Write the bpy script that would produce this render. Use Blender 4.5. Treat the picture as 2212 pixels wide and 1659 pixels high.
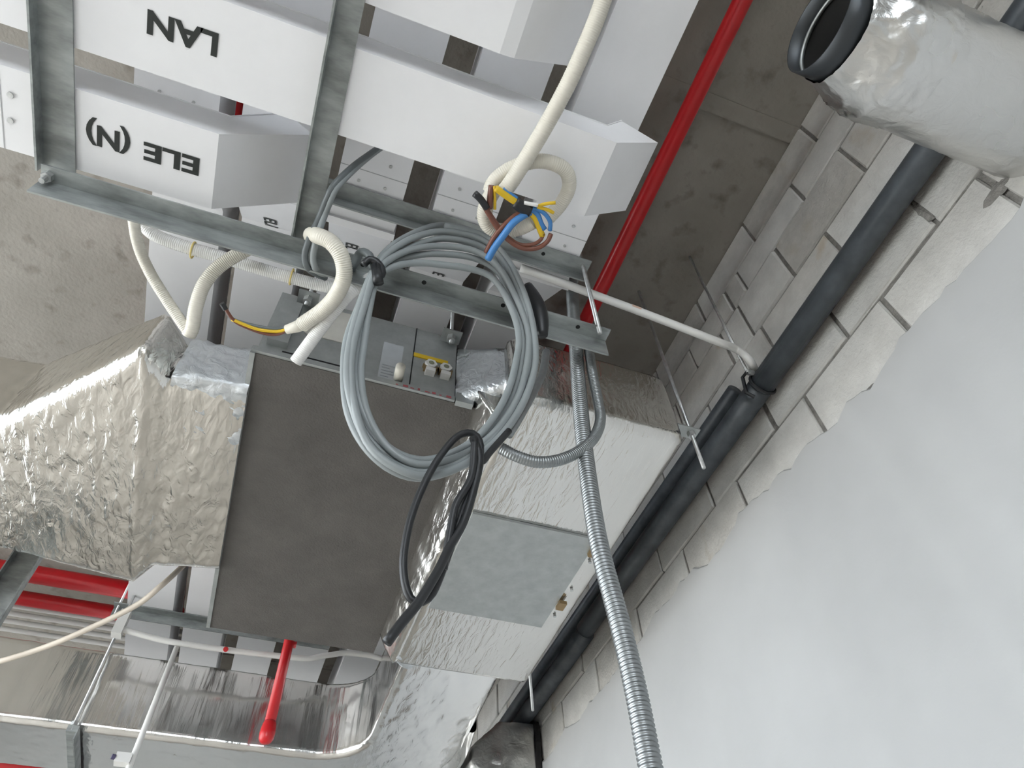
import bpy, math, random
from mathutils import Vector, noise
random.seed(7)
for o in list(bpy.data.objects):
    bpy.data.objects.remove(o)
COL = bpy.context.scene.collection
SC = bpy.context.scene

# ------------------------------------------------------------------ camera
S = 1.18            # metres per design unit
CAMZ = 1.6          # eye height above the floor
R = ((0.94081, -0.33682, -0.03782), (0.24679, 0.75724, -0.60471), (0.23232, 0.55958, 0.79555))
F = 1494.0
def w(p):
    return Vector((p[0]*S, p[1]*S, p[2]*S + CAMZ))
cam_d = bpy.data.cameras.new('camera')
cam = bpy.data.objects.new('camera', cam_d); COL.objects.link(cam)
cam_d.sensor_fit = 'HORIZONTAL'; cam_d.sensor_width = 36.0
cam_d.lens = F/2212*36.0
cam_d.clip_start = 0.02; cam_d.clip_end = 200
from mathutils import Matrix
m = Matrix((( R[0][0], -R[1][0], -R[2][0], 0), (R[0][1], -R[1][1], -R[2][1], 0),
            (R[0][2], -R[1][2], -R[2][2], 0), (0, 0, 0, 1)))
m.translation = w((0, 0, 0))
cam.matrix_world = m
SC.camera = cam
SC.view_settings.view_transform = 'Standard'
SC.view_settings.look = 'None'
SC.view_settings.gamma = 1.0
SC.view_settings.use_curve_mapping = False
SC.view_settings.exposure = 0.27
SC.cycles.max_bounces = 4; SC.cycles.diffuse_bounces = 3; SC.cycles.glossy_bounces = 3; SC.cycles.transmission_bounces = 1; SC.cycles.transparent_max_bounces = 1
SC.cycles.caustics_reflective = False; SC.cycles.caustics_refractive = False
SC.cycles.use_adaptive_sampling = True; SC.cycles.adaptive_threshold = 0.06; SC.cycles.adaptive_min_samples = 16; SC.cycles.use_denoising = True

# ------------------------------------------------------------------ daylight
world = bpy.data.worlds.new('sky'); SC.world = world; world.use_nodes = True
bg = world.node_tree.nodes['Background']
bg.inputs[0].default_value = (0.84, 0.92, 1.0, 1); bg.inputs[1].default_value = 7.0
sun_d = bpy.data.lights.new('sun', 'SUN'); sun = bpy.data.objects.new('sun', sun_d); COL.objects.link(sun)
sun_d.energy = 12.0; sun_d.angle = 0.01; sun_d.color = (1.0, 0.97, 0.93)
sun.rotation_euler = Vector((-0.70, 0.25, -0.80)).to_track_quat('-Z', 'Y').to_euler()

# ------------------------------------------------------------------ pixel rays of the calibrated view
def ray(px, py):
    a, b = (px-1106)/F, (py-829.5)/F
    return Vector((R[0][i]*a + R[1][i]*b + R[2][i] for i in range(3)))
def az(px, py, z):
    r = ray(px, py); return r*(z/r.z)
def ay(px, py, y):
    r = ray(px, py); return r*(y/r.y)
def ax(px, py, x):
    r = ray(px, py); return r*(x/r.x)
def apl(px, py, k, d):            # plane y + k z = d
    r = ray(px, py); return r*(d/(r.y + k*r.z))

# ------------------------------------------------------------------ materials
MATS = {}
def mat(name, col, rough=0.6, metal=0.0, var=0.0, vscale=8.0, bump=0.0, bscale=40.0, stretch=(1, 1, 1), col2=None, spec=None, wear=None):
    if name in MATS: return MATS[name]
    mt = bpy.data.materials.new(name); mt.use_nodes = True
    nt = mt.node_tree; N = nt.nodes; L = nt.links
    b = N['Principled BSDF']
    b.inputs['Roughness'].default_value = rough; b.inputs['Metallic'].default_value = metal
    if spec is not None: b.inputs['Specular IOR Level'].default_value = spec
    tc = N.new('ShaderNodeTexCoord'); mp = N.new('ShaderNodeMapping'); mp.inputs['Scale'].default_value = stretch
    L.new(tc.outputs['Object'], mp.inputs[0])
    c = (*col, 1)
    b.inputs['Base Color'].default_value = c
    if var > 0 or col2:
        nz = N.new('ShaderNodeTexNoise'); nz.inputs['Scale'].default_value = vscale; nz.inputs['Detail'].default_value = 4
        nz.inputs['Roughness'].default_value = 0.65
        L.new(mp.outputs[0], nz.inputs['Vector'])
        rp = N.new('ShaderNodeValToRGB')
        rp.color_ramp.elements[0].position = 0.32; rp.color_ramp.elements[1].position = 0.68
        lo = col2 if col2 else tuple(x*(1-var) for x in col)
        hi = col if col2 else tuple(min(1, x*(1+var)) for x in col)
        rp.color_ramp.elements[0].color = (*lo, 1); rp.color_ramp.elements[1].color = (*hi, 1)
        L.new(nz.outputs[0], rp.inputs[0])
        out = rp.outputs[0]
        if wear:
            n2 = N.new('ShaderNodeTexNoise'); n2.inputs['Scale'].default_value = wear[1]; n2.inputs['Detail'].default_value = 4
            L.new(mp.outputs[0], n2.inputs['Vector'])
            r2 = N.new('ShaderNodeValToRGB'); r2.color_ramp.elements[0].position = wear[2]; r2.color_ramp.elements[1].position = wear[3]
            mx = N.new('ShaderNodeMixRGB'); mx.inputs[2].default_value = (*wear[0], 1)
            L.new(n2.outputs[0], r2.inputs[0]); L.new(r2.outputs[0], mx.inputs[0]); L.new(out, mx.inputs[1])
            out = mx.outputs[0]
        L.new(out, b.inputs['Base Color'])
    if bump > 0:
        nb = N.new('ShaderNodeTexNoise'); nb.inputs['Scale'].default_value = bscale; nb.inputs['Detail'].default_value = 3
        L.new(mp.outputs[0], nb.inputs['Vector'])
        bp = N.new('ShaderNodeBump'); bp.inputs['Strength'].default_value = bump; bp.inputs['Distance'].default_value = 0.01
        L.new(nb.outputs[0], bp.inputs['Height']); L.new(bp.outputs[0], b.inputs['Normal'])
    MATS[name] = mt
    return mt

def foil_mat(name, stretch, rough=0.24, col=(0.80, 0.79, 0.77), bs=0.55):
    mt = bpy.data.materials.new(name); mt.use_nodes = True
    nt = mt.node_tree; N = nt.nodes; L = nt.links; b = N['Principled BSDF']
    b.inputs['Metallic'].default_value = 1.0; b.inputs['Base Color'].default_value = (*col, 1)
    tc = N.new('ShaderNodeTexCoord'); mp = N.new('ShaderNodeMapping'); mp.inputs['Scale'].default_value = stretch
    L.new(tc.outputs['Object'], mp.inputs[0])
    n1 = N.new('ShaderNodeTexNoise'); n1.inputs['Scale'].default_value = 22; n1.inputs['Detail'].default_value = 4; n1.inputs['Distortion'].default_value = 1.2
    v1 = N.new('ShaderNodeTexVoronoi'); v1.inputs['Scale'].default_value = 26; v1.feature = 'F1'
    L.new(mp.outputs[0], n1.inputs['Vector']); L.new(mp.outputs[0], v1.inputs['Vector'])
    ad = N.new('ShaderNodeMath'); ad.operation = 'MULTIPLY_ADD'; ad.inputs[1].default_value = 0.35
    L.new(v1.outputs['Distance'], ad.inputs[0]); L.new(n1.outputs[0], ad.inputs[2])
    bp = N.new('ShaderNodeBump'); bp.inputs['Strength'].default_value = bs; bp.inputs['Distance'].default_value = 0.012
    L.new(ad.outputs[0], bp.inputs['Height']); L.new(bp.outputs[0], b.inputs['Normal'])
    n2 = N.new('ShaderNodeTexNoise'); n2.inputs['Scale'].default_value = 5; n2.inputs['Detail'].default_value = 3
    L.new(tc.outputs['Object'], n2.inputs['Vector'])
    mr = N.new('ShaderNodeMapRange'); mr.inputs[1].default_value = .35; mr.inputs[2].default_value = .65
    mr.inputs[3].default_value = rough*0.75; mr.inputs[4].default_value = rough*1.4
    L.new(n2.outputs[0], mr.inputs[0]); L.new(mr.outputs[0], b.inputs['Roughness'])
    return mt

CONC = mat('concrete_slab', (0.36, 0.335, 0.30), 0.9, var=0.0, col2=(0.27, 0.25, 0.22), vscale=2.2, bump=0.25, bscale=60, wear=((0.20, 0.18, 0.155), 11, 0.56, 0.74))
FLOORM = mat('screed_floor', (0.50, 0.455, 0.395), 0.85, var=0.12, vscale=1.5, bump=0.1)
MORTAR = mat('mortar', (0.235, 0.225, 0.21), 0.95, var=0.25, vscale=25, bump=0.6, bscale=120)
BRICK = [mat('painted_block_a', (0.53, 0.515, 0.485), 0.9, var=0.10, vscale=10, bump=0.35, bscale=90, wear=((0.44, 0.38, 0.30), 9, 0.60, 0.80)),
         mat('painted_block_b', (0.47, 0.455, 0.425), 0.9, var=0.12, vscale=12, bump=0.35, bscale=90, wear=((0.40, 0.36, 0.29), 7, 0.58, 0.80)),
         mat('painted_block_c', (0.58, 0.57, 0.545), 0.9, var=0.09, vscale=9, bump=0.35, bscale=90)]
PLASTER = mat('plaster', (0.455, 0.457, 0.455), 0.9, var=0.06, vscale=1.3, bump=0.12, bscale=25)
WALLM = mat('grey_render', (0.5, 0.5, 0.48), 0.9, var=0.1, vscale=1)
WHITE = mat('white_powder_coat', (0.90, 0.895, 0.91), 0.42, var=0.02, vscale=6)
GALV = mat('galvanised_steel', (0.32, 0.34, 0.335), 0.46, 0.5, var=0.38, vscale=16, bump=0.08, bscale=90, stretch=(0.35, 1, 1))
GALVS = mat('galvanised_sheet', (0.44, 0.46, 0.455), 0.50, 0.8, var=0.10, vscale=18)
ZINC = mat('zinc_rod', (0.55, 0.56, 0.56), 0.4, 0.85, var=0.15, vscale=50)
PANEL = mat('dark_insulation_board', (0.108, 0.099, 0.091), 0.85, var=0.16, vscale=5, bump=0.25, bscale=160)
RED = mat('red_enamel', (0.60, 0.016, 0.022), 0.30, var=0.08, vscale=5)
BLACKR = mat('black_rubber_insulation', (0.075, 0.085, 0.096), 0.36, var=0.3, vscale=12, bump=0.05, bscale=30)
BLACKP = mat('black_pvc', (0.016, 0.017, 0.019), 0.42)
BLACKF = mat('black_plastic_wrap', (0.012, 0.012, 0.014), 0.2, bump=0.5, bscale=18)
CREAM = mat('cream_plastic', (0.70, 0.665, 0.58), 0.42, var=0.04, vscale=10)
WPVC = mat('white_pvc', (0.80, 0.79, 0.765), 0.38)
GCAB = mat('grey_cable_pvc', (0.27, 0.295, 0.30), 0.40, var=0.08, vscale=8)
GCABD = mat('dark_grey_cable_pvc', (0.12, 0.135, 0.14), 0.40, var=0.08, vscale=8)
FLEX = mat('flexible_steel', (0.30, 0.315, 0.32), 0.40, 0.85, var=0.1, vscale=30)
BROWN = mat('brown_wire', (0.17, 0.062, 0.04), 0.4)
BLUE = mat('blue_wire', (0.06, 0.22, 0.52), 0.4)
YEL = mat('yellow_wire', (0.72, 0.47, 0.02), 0.4)
INK = mat('black_lettering', (0.018, 0.022, 0.020), 0.5)
REDINK = mat('red_lettering', (0.42, 0.10, 0.11), 0.6)
PAPER = mat('paper_label', (0.46, 0.48, 0.50), 0.6, var=0.05, vscale=20)
PAPERC = mat('cream_paper_label', (0.66, 0.64, 0.58), 0.6, var=0.05, vscale=20)
YSTICK = mat('yellow_sticker', (0.75, 0.50, 0.02), 0.5)
BRASS = mat('brass', (0.30, 0.21, 0.11), 0.4, 0.7)
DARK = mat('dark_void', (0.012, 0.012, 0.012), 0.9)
TAN = mat('tan_cord', (0.62, 0.545, 0.46), 0.5)
ZTAPE = mat('yellow_tie', (0.70, 0.55, 0.20), 0.5)
FOIL_X = foil_mat('foil_wrinkled_across', (1.6, 0.6, 0.9), rough=0.17, bs=0.32, col=(.76, .735, .69))
FOIL_Y = foil_mat('foil_wrinkled_along', (2.2, 0.5, 0.9), rough=0.17, bs=0.24, col=(.70, .685, .655))
FOIL_Z = foil_mat('foil_wrinkled_upright', (1.5, 0.5, 0.12), rough=0.14, bs=0.10, col=(.84, .83, .81))
FOIL_D = foil_mat('foil_crinkled', (1.0, 1.3, 1.3), rough=0.32, bs=0.2, col=(.72, .715, .70))
TAPE = foil_mat('foil_tape', (1.3, 1.3, 1.3), rough=0.34, col=(0.72, 0.75, 0.78), bs=0.4)

# ------------------------------------------------------------------ mesh helpers (design coordinates)
class MB:
    def __init__(s): s.v = []; s.f = []
    def add(s, vs, fs):
        o = len(s.v); s.v += [Vector(p) for p in vs]; s.f += [tuple(i+o for i in f) for f in fs]; return s
    def box(s, x0, x1, y0, y1, z0, z1):
        return s.add([(x0,y0,z0),(x1,y0,z0),(x1,y1,z0),(x0,y1,z0),(x0,y0,z1),(x1,y0,z1),(x1,y1,z1),(x0,y1,z1)],
                     [(0,3,2,1),(4,5,6,7),(0,1,5,4),(1,2,6,5),(2,3,7,6),(3,0,4,7)])
    def hexa(s, p):               # 8 corner points, bottom ring then top ring
        return s.add(p, [(0,3,2,1),(4,5,6,7),(0,1,5,4),(1,2,6,5),(2,3,7,6),(3,0,4,7)])
    def tube(s, pts, r, n=12, cap=True, rf=None):
        pts = [Vector(p) for p in pts]
        rings = []
        up = None
        for i, p in enumerate(pts):
            t = (pts[min(i+1, len(pts)-1)] - pts[max(i-1, 0)])
            if t.length < 1e-9: t = Vector((0, 0, 1))
            t.normalize()
            if up is None:
                a = Vector((0, 0, 1)) if abs(t.z) < 0.9 else Vector((1, 0, 0))
                up = t.cross(a).normalized()
            else:
                up = (up - t*up.dot(t)).normalized()
            bi = t.cross(up)
            rr = rf(i) if rf else r
            rings.append([p + up*(rr*math.cos(2*math.pi*k/n)) + bi*(rr*math.sin(2*math.pi*k/n)) for k in range(n)])
        o = len(s.v)
        for rg in rings: s.v += rg
        for i in range(len(rings)-1):
            for k in range(n):
                a = o+i*n+k; b = o+i*n+(k+1) % n
                s.f.append((a, b, b+n, a+n))
        if cap:
            s.f.append(tuple(o+k for k in reversed(range(n))))
            s.f.append(tuple(o+(len(rings)-1)*n+k for k in range(n)))
        return s

def finish(name, mb, material, parent=None, smooth=False, origin=None, scaled=True):
    """link ONE mesh object; the mesh is stored relative to its base point (or its parent's)"""
    vs = [w(p) for p in mb.v] if scaled else mb.v
    if parent is not None:
        org = parent['_org'] if '_org' in parent else (0, 0, 0)
        org = Vector(org)
    else:
        lo = Vector((min(v[i] for v in vs) for i in range(3))); hi = Vector((max(v[i] for v in vs) for i in range(3)))
        org = Vector(((lo.x+hi.x)/2, (lo.y+hi.y)/2, lo.z))
    me = bpy.data.meshes.new(name)
    me.from_pydata([tuple(v-org) for v in vs], [], mb.f)
    me.materials.append(material)
    if smooth:
        me.polygons.foreach_set('use_smooth', [True]*len(me.polygons))
    me.update()
    o = bpy.data.objects.new(name, me); COL.objects.link(o)
    if parent is not None:
        o.parent = parent
        o['_org'] = tuple(org)
    else:
        o.location = org; o['_org'] = tuple(org)
    return o
def tag(o, label=None, cat=None, group=None, kind=None):
    if label: o['label'] = label
    if cat: o['category'] = cat
    if group: o['group'] = group
    if kind: o['kind'] = kind
    return o
def empty(name, p, label, cat, group=None):
    o = bpy.data.objects.new(name, None); COL.objects.link(o)
    o.empty_display_size = 0.05
    q = w(p); o.location = q; o['_org'] = tuple(q)
    return tag(o, label, cat, group)
def part(parent, name, mb, material, smooth=False):
    return finish(name, mb, material, parent, smooth)
def spline(ps, step=0.01):
    """Catmull-Rom through the points, resampled evenly"""
    ps = [Vector(p) for p in ps]
    ps = [ps[0]*2-ps[1]] + ps + [ps[-1]*2-ps[-2]]
    out = []
    for i in range(1, len(ps)-2):
        a, b, c, d = ps[i-1:i+3]
        n = max(4, int((c-b).length/step*2))
        for k in range(n):
            t = k/n
            out.append(0.5*((2*b)+(c-a)*t+(2*a-5*b+4*c-d)*t*t+(3*b-a-3*c+d)*t**3))
    out.append(ps[-2])
    tot = sum((out[i]-out[i-1]).length for i in range(1, len(out)))
    n = max(2, int(round(tot/step))); d = tot/n
    res = [out[0]]; acc = 0.0; nxt = d
    for i in range(1, len(out)):
        l = (out[i]-out[i-1]).length
        while acc+l >= nxt-1e-9 and len(res) < n:
            res.append(out[i-1].lerp(out[i], (nxt-acc)/max(l, 1e-9))); nxt += d
        acc += l
    res.append(out[-1])
    return res
def corr(ps, r, pitch, depth, n=12):
    """corrugated hose"""
    pts = spline(ps, pitch/4)
    m_ = MB(); m_.tube(pts, r, n, True, lambda i: r - depth*(0.5-0.5*math.cos(2*math.pi*i/4)))
    return m_
def smoothtube(ps, r, step=0.012, n=10):
    return MB().tube(spline(ps, step), r, n)
def cyl(a, b, r, n=14):
    return MB().tube([a, b], r, n)
def disc(c, nrm, r, h, n=8):
    c = Vector(c); nrm = Vector(nrm).normalized()
    return MB().tube([c, c+nrm*h], r, n)

def rrect(a, b, r, n):
    """n points round a rounded rectangle of half extents a, b"""
    r = min(r, a, b)
    segs = []
    L1, L2, A = 2*(a-r), 2*(b-r), math.pi*r/2
    tot = 2*L1+2*L2+4*A
    out = []
    for k in range(n):
        d = tot*k/n
        for (kind, ln, p0, dr, ang) in (('l', L2, (a, -(b-r)), (0, 1), 0), ('c', A, (a-r, b-r), None, 0),
                                        ('l', L1, (a-r, b), (-1, 0), 0), ('c', A, (-(a-r), b-r), None, 90),
                                        ('l', L2, (-a, b-r), (0, -1), 0), ('c', A, (-(a-r), -(b-r)), None, 180),
                                        ('l', L1, (-(a-r), -b), (1, 0), 0), ('c', A, (a-r, -(b-r)), None, 270)):
            if d <= ln+1e-12:
                if kind == 'l': out.append((p0[0]+dr[0]*d, p0[1]+dr[1]*d))
                else:
                    t = math.radians(ang)+d/r if r > 0 else 0
                    out.append((p0[0]+r*math.cos(t), p0[1]+r*math.sin(t)))
                break
            d -= ln
        else:
            out.append((a, -(b-r)))
    return out
def loft(sections, n=96, step=0.014, cr=0.02, amp=0.006, freq=9.0, st=(1, 1, 1), caps=(True, True), seed=0.0, ridge=0.5, fine=0.0):
    """wrinkled skin through sections (centre, horizontal direction, half width, half height)"""
    secs = []
    for i in range(len(sections)-1):
        (c0, h0, a0, b0), (c1, h1, a1, b1) = sections[i], sections[i+1]
        c0, c1, h0, h1 = map(Vector, (c0, c1, h0, h1))
        k = max(1, int((c1-c0).length/step))
        for j in range(k):
            t = j/k
            secs.append((c0.lerp(c1, t), h0.lerp(h1, t).normalized(), a0+(a1-a0)*t, b0+(b1-b0)*t))
    l = sections[-1]; secs.append((Vector(l[0]), Vector(l[1]), l[2], l[3]))
    up = Vector((0, 0, 1))
    def wr(p):
        q = Vector((p.x*st[0], p.y*st[1], p.z*st[2]))*freq + Vector((seed, seed*.7, 0))
        v = noise.noise(q) + 0.55*noise.noise(q*2.3)
        rdg = 1-abs(noise.noise(q*1.7+Vector((3, 9, 1))))*2
        return v*0.6 + ridge*max(0, rdg-0.55)*2 + fine*abs(noise.noise(q*3.6))
    def ring(c, h, a, b, sc=1.0, amp_=None):
        out = []
        for (u, v) in rrect(a, b, cr, n):
            p = c + h*(u*sc) + up*(v*sc)
            d = (h*(u/max(a, 1e-4)) + up*(v/max(b, 1e-4)))
            e = max(abs(u/a), abs(v/b))
            nn = (h*(u/a if abs(u/a) > abs(v/b)*0.98 else 0) + up*(v/b if abs(v/b) > abs(u/a)*0.98 else 0))
            nn = nn.normalized() if nn.length > 0 else d.normalized()
            out.append(p + nn*(wr(p)*amp))
        return out
    m_ = MB(); rings = []
    def capr(c, h, a, b, axis):
        res = []
        for sc in (0.985, 0.95, 0.88, 0.8, 0.7, 0.6, 0.5, 0.4, 0.3, 0.2, 0.1, 0.02):
            rg = ring(c, h, a, b, sc)
            res.append([p + axis*(0.008*(1-max(0, (sc-0.94)/0.06)) + wr(p)*amp*0.8) for p in rg])
        return res
    ax0 = (secs[0][0]-secs[1][0]).normalized(); ax1 = (secs[-1][0]-secs[-2][0]).normalized()
    if caps[0]: rings += list(reversed(capr(*secs[0], ax0)))
    for s in secs: rings.append(ring(*s))
    if caps[1]: rings += capr(*secs[-1], ax1)
    for rg in rings: m_.v += rg
    for i in range(len(rings)-1):
        for k in range(n):
            a = i*n+k; b = i*n+(k+1) % n
            m_.f.append((a, b, b+n, a+n))
    if caps[0]: m_.f.append(tuple(range(n-1, -1, -1)))
    if caps[1]: m_.f.append(tuple((len(rings)-1)*n+k for k in range(n)))
    return m_
def text_mesh(body, size, origin, xdir, ydir, parent, name='lettering', material=None, bold=0.0, width=None, height=None):
    """flat lettering: reading direction xdir, letter-up ydir, lower-left corner at origin (design units)"""
    cu = bpy.data.curves.new('txt', 'FONT'); cu.body = body; cu.size = 1.0; cu.offset = bold
    cu.resolution_u = 3
    ob = bpy.data.objects.new('txt', cu); COL.objects.link(ob)
    dg = bpy.context.evaluated_depsgraph_get()
    me = bpy.data.meshes.new_from_object(ob.evaluated_get(dg))
    bpy.data.objects.remove(ob); bpy.data.curves.remove(cu)
    xs = [v.co.x for v in me.vertices]; ys = [v.co.y for v in me.vertices]
    x0, x1, y0, y1 = min(xs), max(xs), min(ys), max(ys)
    sx = (width/(x1-x0)) if width else size; sy = (height/(y1-y0)) if height else sx
    xd, yd = Vector(xdir).normalized(), Vector(ydir).normalized()
    mb = MB()
    mb.v = [Vector(origin)+xd*((v.co.x-x0)*sx)+yd*((v.co.y-y0)*sy) for v in me.vertices]
    mb.f = [tuple(p.vertices) for p in me.polygons]
    bpy.data.meshes.remove(me)
    return part(parent, name, mb, material or INK)

# ================================================================== THE ROOM
ZC = 2.256; XW = 1.2; ZF = -CAMZ/S
XL, YB, YF = -3.2, -4.4, 7.4
fl = MB().box(XL-.2, XW+.3, YB-.2, YF+.2, ZF-0.2, ZF)
tag(finish('floor', fl, FLOORM), 'pale cement screed floor below the services', kind='structure')
cl = MB().box(XL-.2, XW+.3, YB-.2, YF+.2, ZC, ZC+0.2)
ceiling = tag(finish('ceiling', cl, CONC), 'raw grey concrete slab soffit with dark stains', kind='structure')
ya, yb = az(1600, 268, ZC).y, az(1600, 226, ZC).y
part(ceiling, 'formwork_ridge', MB().box(0.55, XW, yb, ya, ZC-0.006, ZC+0.01), CONC)
part(ceiling, 'formwork_ridge', MB().box(-1.9, XW, 3.9, 3.95, ZC-0.006, ZC+0.01), CONC)

# far and left and rear walls, with window openings
wf = MB().box(XL, XW, YF, YF+.2, ZF, ZC)
tag(finish('wall_front', wf, WALLM), 'grey rendered end wall beyond the ducts', kind='structure')
wl = MB()
wl.box(XL-.2, XL, YB, YF, ZF, ZF+0.35); wl.box(XL-.2, XL, YB, YF, ZC-0.2, ZC)
wl.box(XL-.2, XL, 5.2, YF, ZF+.35, ZC-.2); wl.box(XL-.2, XL, YB, -.2, ZF+.35, ZC-.2)
for y in (1.5, 3.3): wl.box(XL-.2, XL, y, y+0.25, ZF+.35, ZC-.2)
tag(finish('wall_left', wl, WALLM), 'rendered facade wall with wide window openings', kind='structure')
wb = MB()
wb.box(XL, XW, YB-.2, YB, ZF, ZF+0.6); wb.box(XL, XW, YB-.2, YB, ZC-0.4, ZC)
for x, x2 in ((-3.2, -2.9), (-1.6, -1.3), (-.1, XW)): wb.box(x, x2, YB-.2, YB, ZF+.6, ZC-.4)
tag(finish('wall_back', wb, WALLM), 'rendered rear wall with window openings', kind='structure')
gr = MB().box(-60, XL-.2, -40, 40, ZF-0.4, ZF-0.3)
tag(finish('ground', gr, mat('pale_paving', (0.62, 0.60, 0.56), 0.9)), 'pale paved ground outside the windows', 'ground', kind='structure')

# right wall: mortar bed, each block its own piece, plaster below
wr_ = MB().box(XW, XW+.2, YB, YF, ZF, ZC)
wall = tag(finish('wall_right', wr_, MORTAR), 'whitewashed block wall, plastered below a ragged edge', kind='structure')
rows = [(2.118, 2.256), (1.990, 2.112), (1.808, 1.984), (1.628, 1.802), (1.449, 1.622), (1.268, 1.441)]
tilt = [0.0, 0.004, 0.006, 0.012, 0.020, 0.022]
joints = [[-.72, -.38, -.03, .31, .665, 1.0, 1.34, 1.68, 2.02, 2.36, 2.70, 3.04, 3.38, 3.72, 4.06, 4.4],
          [-.58, -.24, .11, .455, .785, .868, 1.128, 1.47, 1.81, 2.15, 2.5, 2.84, 3.18, 3.52, 3.86, 4.2],
          [-.75, -.40, -.05, .288, .627, .852, .972, 1.30, 1.64, 1.98, 2.32, 2.66, 3.0, 3.34, 3.68, 4.02],
          [-.55, -.21, .135, .478, .815, 1.15, 1.49, 1.83, 2.17, 2.51, 2.85, 3.2, 3.54, 3.88, 4.2],
          [-.74, -.40, -.06, .279, .612, .949, 1.288, 1.636, 1.98, 2.32, 2.66, 3.0, 3.35, 3.7, 4.05],
          [-.52, -.18, .157, .486, .812, 1.161, 1.499, 1.849, 2.2, 2.545, 2.89, 3.23, 3.58, 3.92]]
for ri, (z0, z1) in enumerate(rows):
    js = joints[ri]
    for i in range(len(js)-1):
        y0, y1 = js[i]+0.0042+random.uniform(0, .0035), js[i+1]-0.0042-random.uniform(0, .0035)
        if ri == 4 and i % 3 == 1: y1 -= 0.008
        dz = tilt[ri]*((y0+y1)/2-0.4)
        za, zb = z0+dz+random.uniform(0, .003), min(ZC-0.001, z1+dz-random.uniform(0, .004))
        if ri >= 1: zb = min(zb, rows[ri-1][0]+tilt[ri-1]*((y0+y1)/2-0.4)-0.006)
        xf = XW-0.0075-random.uniform(0, .0035); e = 0.0035
        j = lambda: random.uniform(-.0025, .0025)
        front = [(xf, y0+e+j(), za+e+j()), (xf, y1-e+j(), za+e+j()), (xf+j()*.5, y1-e+j(), zb-e+j()), (xf, y0+e+j(), zb-e+j())]
        mid = [(XW-0.0035, y0, za), (XW-0.0035, y1, za), (XW-0.0035, y1, zb), (XW-0.0035, y0, zb)]
        bk = [(XW+0.02, p[1], p[2]) for p in mid]
        b = MB().add(front+mid+bk, [(0, 3, 2, 1)] + [(k, (k+1) % 4, 4+(k+1) % 4, 4+k) for k in range(4)] + [(4+k, 4+(k+1) % 4, 8+(k+1) % 4, 8+k) for k in range(4)])
        part(wall, 'brick', b, BRICK[random.choice((0, 0, 1, 2) if ri < 4 else (0, 2, 2))])
# plaster coat with ragged upper edge
edge = [(-3.0, 1.27), (-.5, 1.27), (.14, 1.283), (.19, 1.268), (.34, 1.283), (.51, 1.297), (.59, 1.282), (.64, 1.270), (.71, 1.303), (.76, 1.281), (.80, 1.292), (.87, 1.317), (.95, 1.31),
        (1.0, 1.33), (1.05, 1.322), (1.12, 1.345), (1.19, 1.351), (1.27, 1.322), (1.39, 1.320), (1.46, 1.357), (1.52, 1.364), (1.62, 1.354), (1.72, 1.372), (1.84, 1.34), (1.95, 1.352), (2.1, 1.336), (2.28, 1.345), (2.4, 1.33), (2.52, 1.365), (2.65, 1.335), (2.8, 1.346), (3.2, 1.36), (8.0, 1.36)]
fine = []
for i in range(len(edge)-1):
    n = max(1, int((edge[i+1][0]-edge[i][0])/0.022)) if -.5 <= edge[i][0] < 3.2 else 1
    for k in range(n):
        t = k/n; y = edge[i][0]+(edge[i+1][0]-edge[i][0])*t
        z = edge[i][1]+(edge[i+1][1]-edge[i][1])*t
        fine.append((y, z + (noise.noise(Vector((y*34, 2, 0)))*0.011 + noise.noise(Vector((y*90, 5, 0)))*0.006 if n > 1 else 0)))
fine.append(edge[-1])
pm = MB(); k = len(fine)
pm.v = [Vector((XW-0.021, y, z-0.008)) for y, z in fine] + [Vector((XW-0.014, y, z)) for y, z in fine] + [Vector((XW+0.01, y, z)) for y, z in fine] + [Vector((XW-0.021, y, ZF)) for y, z in fine]
for i in range(k-1):
    pm.f += [(3*k+i, i, i+1, 3*k+i+1), (i, k+i, k+i+1, i+1), (k+i, 2*k+i, 2*k+i+1, k+i+1)]
part(wall, 'plaster', pm, PLASTER)
# thick dark mortar pads smeared at wide joints
for (px, py, sy, sz) in ((1992, 455, .012, .06), (1690, 1130, .03, .01), (1880, 845, .03, .012), (2165, 400, .05, .02)):
    c = ax(px, py, XW-0.008)
    n = 9
    ring_ = [(XW-0.009+0.002*random.random(), c.y+sy*math.cos(2*math.pi*q/n)*random.uniform(.7, 1.2), c.z+sz*math.sin(2*math.pi*q/n)*random.uniform(.7, 1.2)) for q in range(n)]
    part(wall, 'mortar_smear', MB().add(ring_+[(XW-0.014, c.y, c.z)], [(q, (q+1) % n, n) for q in range(n)]), MORTAR)

# ================================================================== PIPES
def pipe(name, a, b, r, material, label, cat, group=None, n=20):
    return tag(finish(name, cyl(a, b, r, n), material, smooth=True), label, cat, group)
rm = empty('sprinkler_main', (0.768, 1, 2.07), 'bright red sprinkler main running along the slab beside the block wall', 'pipe')
part(rm, 'pipe', cyl((0.768, -1.6, 2.1), (0.768, 5.5, 2.1), 0.026, 24), RED, True)
part(rm, 'coupling', cyl((0.768, 2.2, 2.1), (0.768, 2.28, 2.1), 0.034, 24), RED, True)
for y in (-.9, 1.9, 3.6):
    part(rm, 'hanger_rod', cyl((0.768, y, 2.12), (0.768, y, ZC), 0.005, 8), ZINC)
rp = empty('sprinkler_branch', (-0.485, 1, 2.07), 'dark red branch pipe glimpsed in the gap between the two leftmost upper trays', 'pipe')
part(rp, 'pipe', cyl((-0.497, -1.5, 2.15), (-0.497, 3.4, 2.15), 0.028, 20), RED, True)
part(rp, 'end_cap', cyl((-0.497, 3.39, 2.15), (-0.497, 3.43, 2.15), 0.034, 20), RED, True)
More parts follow.
